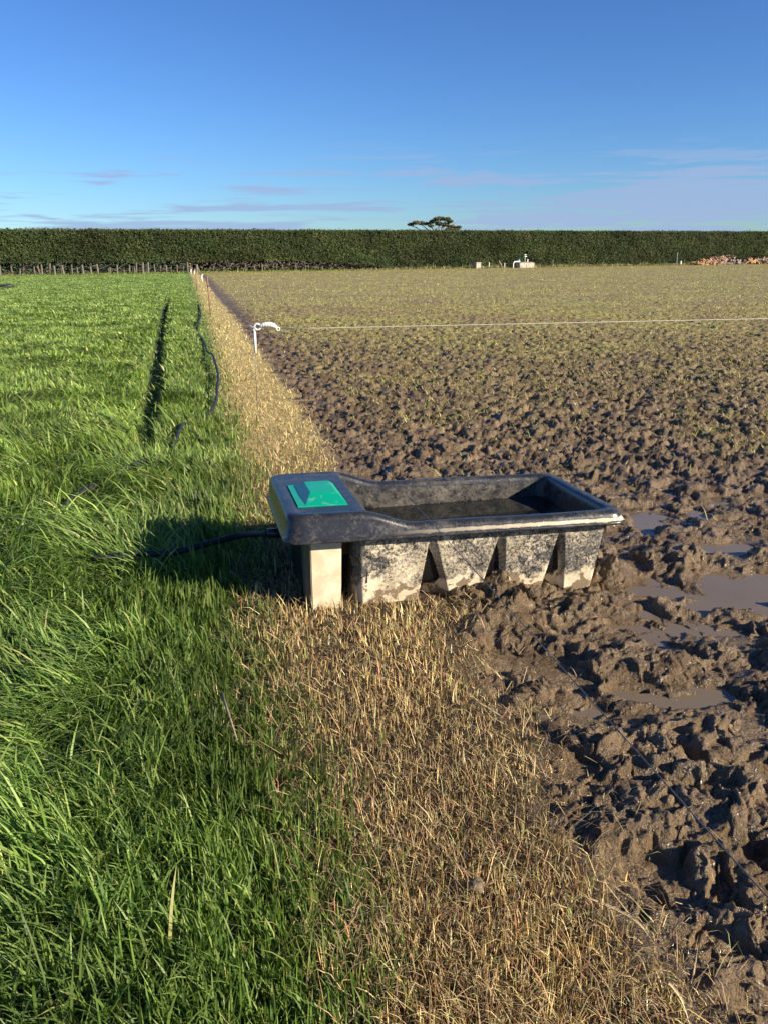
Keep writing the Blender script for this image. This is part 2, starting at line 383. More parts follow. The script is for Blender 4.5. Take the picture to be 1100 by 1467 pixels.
def pal(cols, n, wts=None, v=.18):
    c = np.array(cols)[RNG.choice(len(cols), n, p=wts)]
    return np.clip(c * np.exp(RNG.normal(0, v, (n, 1))), 0, 1)

# long green grass
def green_grass():
    nt_ = 62000
    x, y, r = scatter(nt_, .9, 105, -40, 14, 1.55)
    K = 10
    sp_ = .018 * np.maximum(r / 2.2, 1) ** .9
    X = (x[:, None] + RNG.normal(0, 1, (nt_, K)) * sp_[:, None]).ravel(); Y = (y[:, None] + RNG.normal(0, 1, (nt_, K)) * sp_[:, None]).ravel()
    tid = np.repeat(np.arange(nt_), K); rr = np.hypot(X, Y)
    dg, dm = zones(X, Y)
    keep = (dg < RNG.normal(-.02, .09, len(X)) * (1 + rr * .08)) & (RNG.random(len(X)) > rut(X, Y) * .82)
    X, Y, tid, rr, dg = X[keep], Y[keep], tid[keep], rr[keep], dg[keep]; n = len(X)
    tall = .5 + .5 * np.clip(fbm(X * .8, Y * .8, 3, 201) * 2 + .2, -1, 1)
    edge = sstep(0, .9, -dg)                                 # shorter next to the sprayed strip
    h = (1 - .2 * (1 - sstep(3, 4.5, rr)) - .45 * sstep(5, 14, rr)) * (.050 + .050 * tall + .070 * edge * (.6 + .7 * tall)) * np.exp(jit(n, .32)) * (1 - .35 * sstep(15, 60, rr))
    w = (.0048 + .0020 * edge) * np.exp(jit(n, .25)) * np.maximum(rr / 2.4, 1) ** .74
    flow = fbm(X * .7 + 20, Y * .7, 2, 211) * 5.0 + 3.4
    taz = RNG.uniform(0, 2 * np.pi, nt_)[tid]
    az = np.where(RNG.random(n) < .55 + .3 * edge * (X < -.9), flow + jit(n, .45), taz + jit(n, .8))
    lean = np.clip(.25 + .75 * edge * RNG.random(n) + .5 * edge * (tall > .55) + jit(n, .22), .05, 1.45)
    tone = np.clip(fbm(X * 1.3, Y * 1.3, 3, 221) * 1.6 + .5, 0, 1)[:, None]
    c = pal([(.145, .235, .050), (.205, .295, .072), (.098, .170, .048), (.29, .36, .115), (.50, .46, .20)], n, [.35, .28, .22, .135, .015])
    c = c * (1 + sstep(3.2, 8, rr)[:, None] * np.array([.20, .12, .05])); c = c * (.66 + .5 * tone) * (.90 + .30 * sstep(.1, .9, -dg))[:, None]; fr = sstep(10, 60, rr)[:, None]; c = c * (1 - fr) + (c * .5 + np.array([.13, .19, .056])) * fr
    th = (fbm(X * 2.4 + 3, Y * 2.4, 3, 231) > .30) & (RNG.random(n) < .35) & (rr < 12); c[th] = c[th] * .35 + np.array([.40, .33, .14]) * .65; h[th] *= .7; lean[th] = 1.3
    z = height(X, Y)
    for k, (a, b_, seg) in enumerate(((0, 9, 4), (9, 200, 2))):
        s = (rr >= a) & (rr < b_)
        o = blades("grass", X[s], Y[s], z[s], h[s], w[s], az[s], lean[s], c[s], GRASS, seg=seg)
        tag(o, ("lush long green grass covering the left side near the trough", "distant green pasture grass stretching towards the hedge")[k], "grass", kind='stuff')
green_grass()
# dead sprayed strip, short upright stubble with fallen straw
def stubble():
    x, y, r = scatter(900000, .9, 100, -32, 36, 1.6)
    dg, dm = zones(x, y)
    keep = (dg > RNG.normal(-.05, .10, len(x))) & (dm < RNG.normal(-.01, .06, len(x))) & (trough_dist(x, y) > .02)
    x, y, r, dg, dm = x[keep], y[keep], r[keep], dg[keep], dm[keep]; n = len(x)
    pat = fbm(x * 3, y * 3, 3, 301); s = RNG.random(n) > sstep(.15, .5, pat) * .55; x, y, r, dg, dm = x[s], y[s], r[s], dg[s], dm[s]; n = len(x)
    h = .032 * np.exp(jit(n, .50)) * (1 + .3 * fbm(x * 2, y * 2, 2, 5)); w = .0024 * np.exp(jit(n, .35)) * np.maximum(r / 2.2, 1) ** .70
    lean = np.abs(jit(n, .36)) + (RNG.random(n) < .10) * RNG.uniform(.4, 1.3, n)
    c = pal([(.66, .49, .22), (.53, .33, .155), (.77, .63, .34), (.42, .20, .11), (.36, .38, .13)], n, [.33, .24, .20, .13, .10], .32)
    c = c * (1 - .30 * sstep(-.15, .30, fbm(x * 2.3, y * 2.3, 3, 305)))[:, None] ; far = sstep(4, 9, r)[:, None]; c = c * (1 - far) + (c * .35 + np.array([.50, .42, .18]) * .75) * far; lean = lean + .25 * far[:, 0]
    gedge = (1 - sstep(0, .25, dg))[:, None] * (RNG.random(n) < .5)[:, None]; c = c * (1 - gedge) + np.array([.17, .20, .05]) * gedge
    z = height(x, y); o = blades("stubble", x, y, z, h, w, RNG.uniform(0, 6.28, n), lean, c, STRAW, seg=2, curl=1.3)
    tag(o, "short dead straw stubble standing on the sprayed strip", "stubble", kind='stuff')
    # loose straws lying about, some on the mud edge
    x, y, r = scatter(60000, .9, 14, -25, 34, 1.6); dg, dm = zones(x, y)
    keep = (dg > -.1) & (dm < np.abs(RNG.normal(.02, .13, len(x)))) & (trough_dist(x, y) > .02); x, y, r = x[keep], y[keep], r[keep]; n = len(x)
    z = height(x, y) + RNG.uniform(.0, .05, n); h = .045 * np.exp(jit(n, .55)); w = .0022 * np.maximum(r / 2.2, 1) ** .8 * np.ones(n)
    c = pal([(.63, .47, .22), (.47, .31, .15), (.34, .33, .13), (.38, .26, .16)], n, [.35, .25, .15, .25], .35)
    o = blades("fallen_straw", x, y, z, h, w, RNG.uniform(0, 6.28, n), np.clip(1.35 + jit(n, .25), .9, 1.57), c, STRAW, seg=2, curl=1.0)
    tag(o, "loose pale straws lying over the strip and mud edge", "straw", kind='stuff')
stubble()
# grazed crop remnants over the trodden field
def residue():
    nt_ = 190000; x, y, r = scatter(nt_, 4.6, 150, -28, 40, 1.6)
    K = 5; sp_ = .03 * np.maximum(r / 5, 1) ** .7
    X = (x[:, None] + RNG.normal(0, 1, (nt_, K)) * sp_[:, None]).ravel(); Y = (y[:, None] + RNG.normal(0, 1, (nt_, K)) * sp_[:, None]).ravel(); rr = np.hypot(X, Y)
    dg, dm = zones(X, Y); amt = 1.15 * sstep(4.8, 10, rr + 3.5 * fbm(X * .7, Y * .7, 3, 33)) * sstep(.05, .6 , dm - .2)
    amt = np.where(dm < .7, amt * .3, amt) * (.25 + .75 * sstep(-.2, .25, fbm(X * 1.4, Y * 1.4, 3, 35))) * (.45 + .55 * sstep(-.25, .15, fbm(X * .22, Y * .35, 3, 39)))
    keep = (dm > .05) & (RNG.random(len(X)) < amt); X, Y, rr = X[keep], Y[keep], rr[keep]; n = len(X)
    h = .050 * np.exp(jit(n, .4)) * (1 + .25 * sstep(10, 60, rr)); w = .0040 * np.exp(jit(n, .3)) * np.maximum(rr / 6, 1) ** .75
    c = pal([(.48, .44, .14), (.38, .40, .10), (.58, .50, .21), (.38, .28, .13)], n, [.35, .3, .2, .15], .2)
    z = height(X, Y)
    o = blades("crop_residue", X, Y, z, h, w, RNG.uniform(0, 6.28, n), np.clip(1.2 + jit(n, .3), .3, 1.56), c, STRAW, seg=2, curl=1.1)
    tag(o, "sparse yellow green leftovers of grazed crop in the trodden mud", "crop", kind='stuff')
residue()

# ------------------------------------------------------------------ water trough
def trough_mat(name, mudlow=.0, film=.0, rimline=0.0, legmud=0.0, inner=0.0, grey=(.10, .10, .10)):
    m, nt, b, o = new_mat(name)
    co = N(nt, 'ShaderNodeTexCoord').outputs['Object']; sp = N(nt, 'ShaderNodeSeparateXYZ'); L(nt, co, sp.inputs[0]); z = sp.outputs[2]
    n1 = noise(nt, co, 9, 6, .62, .3); n2 = noise(nt, co, 75, 6, .75, .3); n3 = noise(nt, co, 24, 6, .75); n4 = noise(nt, co, 3.2, 3, .5)
    # fine splatter
    spl = ramp(nt, mathn(nt, 'MULTIPLY_ADD', n1, .5, mathn(nt, 'MULTIPLY', n2, .6)), [(.555, 0.), (.65, 1.)])
    fac = mathn(nt, 'MULTIPLY', spl, film)
    if mudlow:
        lv = mathn(nt, 'ADD', mathn(nt, 'MULTIPLY_ADD', n3, .42, mathn(nt, 'MULTIPLY', n1, .55)), mathn(nt, 'MULTIPLY', z, -2.3))
        low = ramp(nt, lv, [(.31 - mudlow, 0.), (.40 - mudlow, 1.)])
        sp2 = ramp(nt, mathn(nt, 'MULTIPLY_ADD', n2, .7, mathn(nt, 'MULTIPLY', n4, .45)), [(.57, 0.), (.68, .7)])
        fac = mathn(nt, 'MAXIMUM', mathn(nt, 'MAXIMUM', fac, sp2), low)
    if rimline:
        d = mathn(nt, 'ABSOLUTE', mathn(nt, 'SUBTRACT', z, .375)); xr = mathn(nt, 'MULTIPLY_ADD', sp.outputs[0], 1.1, -.50, clamp=True)
        yy = mathn(nt, 'LESS_THAN', sp.outputs[1], .1)
        ln = ramp(nt, mathn(nt, 'ADD', mathn(nt, 'MULTIPLY', d, 30), mathn(nt, 'MULTIPLY', n3, .6)), [(.44, 1.), (.56, 0.)])
        fac = mathn(nt, 'MAXIMUM', fac, mathn(nt, 'MULTIPLY', mathn(nt, 'MULTIPLY', ln, xr), yy))
    if inner:
        wl = ramp(nt, mathn(nt, 'MULTIPLY_ADD', n3, .09, mathn(nt, 'SUBTRACT', z, .28)), [(.035, 0.), (.05, 1.)]); fac = mathn(nt, 'MULTIPLY', fac, wl)
    if legmud:
        nn = N(nt, 'ShaderNodeNewGeometry').outputs['Normal']; sn = N(nt, 'ShaderNodeSeparateXYZ'); L(nt, nn, sn.inputs[0])
        front = ramp(nt, mathn(nt, 'MULTIPLY', sn.outputs[1], -1), [(.90, .12), (.93, 1.)]); fac = mathn(nt, 'MULTIPLY', ramp(nt, n2, [(.3, .75), (.4, legmud)]), front)
    mudc = mixc(nt, ramp(nt, n1, [(.4, 0.), (.6, 1.)]), (.54, .45, .30), (.72, .62, .44))
    if mudlow: # darker still-wet patches near the bottom
        wet = ramp(nt, mathn(nt, 'ADD', noise(nt, co, 14, 5, .6, .4, 0), mathn(nt, 'MULTIPLY', z, -1.6)), [(.40, 0.), (.43, 1.)])
        mudc = mixc(nt, wet, mudc, (.20, .145, .09))
    blk = mixc(nt, n1, (.010, .011, .014), (.022, .023, .027)); blk = mixc(nt, ramp(nt, n3, [(.38, 0.), (.62, .9 if (inner or mudlow) else .25)]), blk, grey)
    if inner: blk = mixc(nt, wl, (.008, .008, .009), blk)
    L(nt, mixc(nt, fac, blk, mudc), b.inputs['Base Color'])
    L(nt, mathn(nt, 'MULTIPLY_ADD', fac, .5, mathn(nt, 'MULTIPLY_ADD', n3, .22, .17)), b.inputs['Roughness'])
    bp = N(nt, 'ShaderNodeBump'); bp.inputs['Strength'].default_value = .35; bp.inputs['Distance'].default_value = .004
    L(nt, mathn(nt, 'ADD', mathn(nt, 'MULTIPLY', fac, .8), mathn(nt, 'MULTIPLY', n2, .4)), bp.inputs['Height']); L(nt, bp.outputs[0], b.inputs['Normal'])
    return m
TL, TW, TH, TD, DL = 1.645, .905, .41, .475, .36      # length, width, rim height, deck height, deck length
def rrect(x0, x1, y0, y1, r, nl, ns, nc=8):
    """rounded rectangle outline, fixed sample count so that rings loft"""
    P = []
    def seg(a, b, n):
        for k in range(n): t = k / n; P.append((a[0] + (b[0] - a[0]) * t, a[1] + (b[1] - a[1]) * t))
    def arc(cx, cy, a0):
        for k in range(nc): a = a0 + math.pi / 2 * k / nc; P.append((cx + r * math.cos(a), cy + r * math.sin(a)))
    seg((x0 + r, y0), (x1 - r, y0), nl); arc(x1 - r, y0 + r, -math.pi / 2); seg((x1, y0 + r), (x1, y1 - r), ns); arc(x1 - r, y1 - r, 0)
    seg((x1 - r, y1), (x0 + r, y1), nl); arc(x0 + r, y1 - r, math.pi / 2); seg((x0, y1 - r), (x0, y0 + r), ns); arc(x0 + r, y0 + r, math.pi)
    return P
def loft(rings, close_last=True, close_first=False):
    n = len(rings[0]); V = np.array([p for r in rings for p in r]); i = np.arange(n); Fq = []
    for k in range(len(rings) - 1): Fq.append(np.stack([k * n + i, k * n + (i + 1) % n, (k + 1) * n + (i + 1) % n, (k + 1) * n + i], 1))
    Fs = [np.concatenate(Fq)]
    if close_last: Fs.append(((len(rings) - 1) * n + i)[None, :])
    if close_first: Fs.append(i[::-1][None, :])
    return V, Fs
def rim_h(a):
    t = min(max((a - (DL - .02)) / .27, 0), 1); t = t * t * (3 - 2 * t); return TD + (TH - TD) * t
def build_trough():
    root = empty("water_trough", (-.434, 3.421, 0.0), .224); root.rotation_euler = (R(-1.2), R(1.0), .224)
    tag(root, "long black plastic water trough caked with mud, with green valve cover at its left end", "water trough")
    MR = trough_mat("trough_rim", film=.08, rimline=1.0, grey=(.05, .05, .052)); MBY = trough_mat("trough_body", mudlow=.14, film=.9, grey=(.12, .12, .12)); MLEG = trough_mat("trough_leg", legmud=1.0); MI = trough_mat("trough_inner", film=.12, inner=1.0, grey=(.105, .095, .080))
    # rim and skirt: outer flange -> skirt -> rounded top -> inner lip
    prof = [(.055, .352, 0), (-.004, .350, 0), (-.008, .356, 0), (-.004, .364, 0), (.006, .372, 0), (.010, None, -.028), (.014, None, -.013), (.024, None, -.003), (.038, None, 0), (.062, None, 0), (.074, None, -.004), (.082, None, -.014), (.086, None, -.035)]
    nl, ns = 80, 30; rings = []
    for ins, z, dz in prof:
        r = .075 - ins * .35
        ring = []
        for (x, y) in rrect(ins, TL - ins, ins, TW - ins, r, nl, ns):
            rh = rim_h(x); zz = z if z is not None else rh + dz
            wob = .0016 * math.sin(x * 9 + y * 5) if z is None else 0
            ring.append((x, y, zz + wob))
        rings.append(ring)
    V, Fs = loft(rings, False); ob = mesh_np("rim", V, Fs, MR, root)
    # inner basin: from the rim down to the floor; left wall begins where the deck ends
    rings = []
    for t, ins in ((0, .086), (.1, .089), (.5, .10), (.9, .115), (1, .14)):
        ring = []
        for (x, y) in rrect(DL + .0 + (ins - .086), TL - ins, ins, TW - ins, .05, nl, ns):
            top = rim_h(x) - .035; ring.append((x, y, top + (.075 - top) * t))
        rings.append(ring)
    V, Fs = loft(rings, True); mesh_np("basin", V, Fs, MI, root)
    # outer body under the rim with pointed fluted recesses in both long sides
    notch = [(.700, .785, .670, .625), (1.045, 1.060, 1.01, .930), (1.345, 1.370, 1.315, 1.245)]   # right edge top/base, left edge top/base
    A0, A1 = .305, TL - .06
    def dep(a, z):
        d = 0
        for rt_, rb_, lt_, lb_ in notch:
            top = .318; t = (top - z) / top
            if t <= 0: continue
            l = lt_ + (lb_ - lt_) * t; r = rt_ + (rb_ - rt_) * t
            if l < a < r:
                u = (a - l) / (r - l); d = max(d, .13 * min(1, t * 1.3) ** .8 * min(1, (u / .14)) * (1 - u) ** .75)
        return d
    rings = []; nz = 26
    for k in range(nz + 1):
        z = .352 - (.352 + .06) * k / nz; tp = .055 + .045 * (.352 - z) / .41
        ring = []
        for (x, y) in rrect(A0 + (tp - .055) * .5, A1 - (tp - .055), tp, TW - tp, .085, 300, 24, 10):
            d = dep(x, z)
            if y < TW * .5 and abs(y - tp) < .02: y = tp + d
            elif y > TW * .5 and abs(y - (TW - tp)) < .02: y = TW - tp - d
            ring.append((x, y, z))
        rings.append(ring)
    V, Fs = loft(rings, True, False); mesh_np("body", V, Fs, MBY, root)
    # two end legs under the valve deck
    for sy in (0, 1):
        bm = bmesh.new(); q = []
        for z, g in ((.353, 0), (.30, .001), (.12, .003), (-.06, .008)):
            pl = [(.118 + g, .075 + g), (.262 - g, .075 + g), (.250 - g, .24), (.100 + g, .24), (.092 + g, .19), (.094 + g, .12)]
            q.append([bm.verts.new((x, y if sy == 0 else TW - y, z)) for x, y in pl])
        for a, b_ in zip(q, q[1:]):
            for k in range(len(a)): bm.faces.new((a[k], a[(k + 1) % len(a)], b_[(k + 1) % len(a)], b_[k]))
        bm.faces.new(q[-1][::-1]); bm.edges.ensure_lookup_table(); bm_obj("leg", bm, MLEG, root, bev=.003)
    bm_obj("end_panel", box_bm((.10, .242, -.04), (.12, TW - .242, .349)), MI, root); bm_obj("apron", box_bm((.256, .20, .225), (.34, .215, .349)), MI, root)
    # the deck with a sunken well for the cover
    LX0, LX1, LY0, LY1 = .075, .315, .175, .60
    bm = bmesh.new(); e0, e1 = .052, DL + .004
    def quad(*p): bm.faces.new([bm.verts.new(q_) for q_ in p])
    zt = TD - .001; y0, y1 = .052, TW - .052
    for (xa, xb, ya, yb) in ((e0, LX0, y0, y1), (LX1, e1, y0, y1), (LX0, LX1, y0, LY0), (LX0, LX1, LY1, y1)): quad((xa, ya, zt), (xb, ya, zt), (xb, yb, zt), (xa, yb, zt))
    zb = zt - .012
    for a, b_ in (((LX0, LY0), (LX1, LY0)), ((LX1, LY0), (LX1, LY1)), ((LX1, LY1), (LX0, LY1)), ((LX0, LY1), (LX0, LY0))): quad((*a, zb), (*b_, zb), (*b_, zt), (*a, zt))
    quad((LX0, LY0, zb), (LX1, LY0, zb), (LX1, LY1, zb), (LX0, LY1, zb))
    # rolled front edge of the deck down to the water and underside
    ed = [(e1, zt), (e1 + .012, zt - .006), (e1 + .018, zt - .022), (e1 + .016, .12)]
    for (xa, za), (xb, zb_) in zip(ed, ed[1:]): quad((xa, y0 + .02, za), (xa, y1 - .02, za), (xb, y1 - .02, zb_), (xb, y0 + .02, zb_))
    bmesh.ops.remove_doubles(bm, verts=bm.verts[:], dist=.0004); bm_obj("valve_deck", bm, MR, root)
    # green cover: thin plate with a raised hipped block
    m, nt, b, o = new_mat("green_plastic"); co = N(nt, 'ShaderNodeTexCoord').outputs['Object']
    sc = ramp(nt, noise(nt, co, 18, 6, .65, .6), [(.60, 0.), (.74, .5)])
    L(nt, mixc(nt, sc, mixc(nt, noise(nt, co, 6, 3), (.0, .30, .175), (.0, .40, .235)), (.42, .50, .42)), b.inputs['Base Color']); b.inputs['Roughness'].default_value = .33
    bm = bmesh.new(); g = .004; X0, X1, Y0, Y1 = LX0 + g, LX1 - g, LY0 + g, LY1 - g; lw, lh = X1 - X0, Y1 - Y0
    z0 = zt - .010; z1 = zt + .004; z2 = zt + .030
    def rect(a0, a1, b0, b1, z): return [bm.verts.new((X0 + lw * a, Y0 + lh * b_, z)) for a, b_ in ((a0, b0), (a1, b0), (a1, b1), (a0, b1))]
    ra = rect(0, 1, 0, 1, z0); rb = rect(0, 1, 0, 1, z1); rc = rect(.16, .985, .015, .985, z1); rd = rect(.34, .86, .36, .88, z2)
    for a, b_ in ((ra, rb), (rb, rc), (rc, rd)):
        for k in range(4): bm.faces.new((a[k], a[(k + 1) % 4], b_[(k + 1) % 4], b_[k]))
    bm.faces.new(rd); bm_obj("valve_cover", bm, m, root, bev=.0015)
    # pipe inlet at the end wall
    bm = tube_bm([(.10, .70, .20), (.02, .70, .20), (-.02, .70, .20)], .026, 12); bm_obj("inlet_fitting", bm, trough_mat("fitting", film=.2), root, smooth=True)
    # compartment back wall (the trough's end wall lies deep under the deck)
    return root
TR = build_trough()
bpy.context.view_layer.update()
def tw(x, y, z): return TR.matrix_world @ Vector((x, y, z))
# water in the trough
m, nt, b, o_ = new_mat("trough_water"); co = N(nt, 'ShaderNodeTexCoord').outputs['Object']
setc(nt, b.inputs['Base Color'], (.012, .013, .010)); b.inputs['Roughness'].default_value = .03; b.inputs['IOR'].default_value = 1.33
bp = N(nt, 'ShaderNodeBump'); bp.inputs['Strength'].default_value = .04; bp.inputs['Distance'].default_value = .01; L(nt, noise(nt, co, 9, 3), bp.inputs['Height']); L(nt, bp.outputs[0], b.inputs['Normal'])
bm = bmesh.new(); bm.faces.new([bm.verts.new(tw(x, y, .262) * 1) for x, y in rrect(DL + .01, TL - .095, .095, TW - .095, .05, 4, 4, 6)])
zavg = sum(v.co.z for v in bm.verts) / len(bm.verts)
for v in bm.verts: v.co.z = .247
tag(bm_obj("trough_water", bm, m), "still dark water filling the black trough", "water")

# ------------------------------------------------------------------ alkathene pipe
PIPE = simple("black_pipe", (.012, .013, .016), (.035, .038, .045), .6, 20, .3, spec=.25)
def gz(p, dz): return Vector((p.x, p.y, float(height(np.array([p.x]), np.array([p.y]))[0]) + dz))
pp = [tw(-.01, .70, .20)] + [gz(at(*q[:2], z=.06), q[2]) for q in
     ((345, 777, .10), (290, 790, .085), (240, 800, .08), (190, 805, .10), (140, 808, .085), (90, 790, .0), (75, 755, .0), (100, 725, .095), (135, 703, .085), (150, 694, .02), (185, 679, .09), (212, 667, .085), (232, 656, .0), (250, 635, .06), (262, 615, .055), (278, 603, .0), (300, 592, .055), (309, 578, .07), (312, 556, .08), (313, 540, .07), (309, 522, .08), (305, 511, .09), (297, 502, .05), (293, 488, .025), (284, 472, .025), (285, 462, .045), (288, 450, .035), (284, 430, .0))]
tag(bm_obj("water_pipe", tube_bm(spline(pp, 8), .017, 10), PIPE, smooth=True), "black plastic water pipe snaking through the grass from the trough's left end", "pipe")

# ------------------------------------------------------------------ electric fence
WHITE = simple("white_plastic", (.78, .78, .75), (.86, .86, .84), .35, 30, .05)
STEEL = simple("dull_steel", (.16, .15, .14), (.26, .25, .23), .5, 60, .1, metal=.6); RUST = simple("rusty_steel", (.20, .09, .06), (.30, .15, .10), .7, 40, .2)
WIREM = simple("dark_wire", (.05, .05, .055), (.10, .10, .11), .4, 60, 0); TWINE = simple("pale_twine", (.62, .56, .44), (.72, .66, .54), .6, 60, 0)
def ring_pts(c, rad, n=14, a0=0, a1=2 * math.pi, ax='xz'):
    return [Vector((c[0] + rad * math.cos(a0 + (a1 - a0) * k / n), c[1], c[2] + rad * math.sin(a0 + (a1 - a0) * k / n))) for k in range(n + 1)]
base = at(369, 583, .03)
st = empty("fence_standard", (base.x, base.y, 0)); tag(st, "white topped tread-in fence standard at the strip edge, nearest one, holding the gate handle", "fence post", "tread-in fence standards along the strip")
hh_ = .87
bm_obj("rod", tube_bm([(0, 0, -.05), (.005, 0, .35), (.012, 0, .64)], .0045, 8), STEEL, st, smooth=True)
bm_obj("sleeve", tube_bm([(.012, 0, .60), (.015, 0, hh_ - .05)], .013, 10), WHITE, st, smooth=True)
bm_obj("pigtail_loop", tube_bm([(.015, 0, hh_ - .05), (.005, 0, hh_ - .02)] + ring_pts((.045, 0, hh_ + .005), .030, 14, math.pi, math.pi * 2.9) + [(.0, .005, hh_ + .0), (-.05, .01, hh_ + .02)], .011, 8), WHITE, st, smooth=True)
# gate handle hooked in the loop
hx = empty("gate_handle", (base.x, base.y, 0)); tag(hx, "white curved insulated gate handle hooked on the nearest fence standard", "gate handle")
gp = spline([(.07, 0, hh_ + .005), (.11, 0, hh_ + .022), (.17, 0, hh_ + .025), (.22, 0, hh_ + .012), (.25, 0, hh_ - .012)], 6)
bm_obj("grip", tube_bm(gp, [.015 + .012 * math.sin(math.pi * i / (len(gp) - 1)) + (.003 if i % 3 == 0 else 0) for i in range(len(gp))], 12), WHITE, hx, smooth=True)
bm_obj("end_ring", tube_bm(ring_pts((.262, 0, hh_ - .02), .016), .006, 8), WHITE, hx, smooth=True)
bm_obj("hook", tube_bm([(.07, 0, hh_ + .005), (.03, 0, hh_ + .0), (.0, 0, hh_ + .02)], .005, 8), STEEL, hx, smooth=True)
def wire(name, a, b, r, mat, label, sag=0.03, n=24):
    a = Vector(a); b = Vector(b); pts = [a.lerp(b, k / n) - Vector((0, 0, sag * 4 * (k / n) * (1 - k / n))) for k in range(n + 1)]
    return tag(bm_obj(name, tube_bm(pts, r, 6), mat, smooth=True), label, "wire")
top = Vector((base.x, base.y, hh_))
endp = at(1100, 1302, .80); dirn = (endp - top); 
wire("fence_wire", top + Vector((.03, 0, 0)), top + dirn * 1.6, .0011, WIREM, "thin dark fence wire running diagonally over the trough towards the camera", .0)
wr = at(1100, 455, .95); far_r = top + (wr - top) * 1.8
wire("fence_twine", top + Vector((.275, 0, -.02)), far_r, .0042, TWINE, "pale polywire strung from the gate handle across the trodden field", .0)
# farther standards: (pixel x, base y, height, kind)
others = [(302, 452, 'rod', "thin rusty steel rod post in the dead strip, the tallest one beyond the white handle"),
          (291, 418, 'white', "small white topped standard between the two rusty rod posts"),
          (283, 416, 'rod', "slimmer rusty rod post further along the strip behind the small white standard"),
          (280, 404, 'white', "distant white topped standard beside the slimmer rusty rod"),
          (275, 402, 'white', "farthest white topped standard, nearly at the hedge end of the strip")]
tops = [top]
for px, py, kind, lab in others:
    p = at(px, py, 0); o = empty("fence_standard", (p.x, p.y, 0)); tag(o, lab, "fence post", "tread-in fence standards along the strip")
    k = 1 + p.y / 90
    if kind == 'rod':
        bm_obj("rod", tube_bm([(0, 0, -.05), (-.02, 0, 1.10)], .014 * k, 8), RUST, o, smooth=True)
        bm_obj("insulator", tube_bm([(-.02, 0, .80), (-.02, 0, .90)], .020 * k, 8), RUST, o, smooth=True)
    else:
        bm_obj("rod", tube_bm([(0, 0, -.05), (0, 0, .6)], .006 * k, 8), STEEL, o, smooth=True)
        bm_obj("sleeve", tube_bm([(0, 0, .5), (0, 0, .80)], .020 * k, 8), WHITE, o, smooth=True)
        bm_obj("pigtail_loop", tube_bm([(0, 0, .80)] + ring_pts((.03, 0, .83), .035, 10, math.pi, math.pi * 2.8), .012 * k, 8), WHITE, o, smooth=True)
    tops.append(Vector((p.x, p.y, .85)))
bm = bmesh.new(); 
for a, b_ in zip(tops, tops[1:]): tube_bm([a, a.lerp(b_, .5) - Vector((0, 0, .03)), b_], .003, 5, bm)
tag(bm_obj("fence_wire", bm, WIREM), "faint fence wire linking the standards away along the strip", "wire")

# ------------------------------------------------------------------ hedge
HA, HB = Vector((-46.0, 98.0, 0)), Vector((76.0, 164.0, 0))
hd = (HB - HA).normalized(); hn = Vector((hd.y, -hd.x, 0))      # towards the camera
HLEN = (HB - HA).length
def hp(s, d=0.0, z=0.0): return HA + hd * s + hn * d + Vector((0, 0, z))
BARK = simple("bark", (.09, .075, .06), (.20, .17, .14), .85, 3, .5); BARKL = simple("weathered_post", (.11, .095, .072), (.19, .165, .13), .85, 3, .3)
def leaf_cloud(name, P, size, cols, wts, parent, mat=LEAF, v=.25, nrm=None, tint=1.0):
    n = len(P); a = RNG.normal(size=(n, 3)); 
    if nrm is not None: a = a * .75 + nrm
    a /= np.linalg.norm(a, axis=1)[:, None]; t = RNG.normal(size=(n, 3)); u = np.cross(a, t); u /= np.linalg.norm(u, axis=1)[:, None]; v_ = np.cross(a, u)
    s = (size * np.exp(RNG.normal(0, .3, n)))[:, None]
    Vv = np.stack([P - u * s, P - v_ * s * .5, P + u * s * 1.1, P + v_ * s * .5], 1).reshape(-1, 3)
    Fq = np.arange(n * 4).reshape(n, 4); c = np.repeat(pal(cols, n, wts, v) * tint, 4, 0)
    return mesh_np(name, Vv, [Fq], mat, parent, smooth=False, col=c)
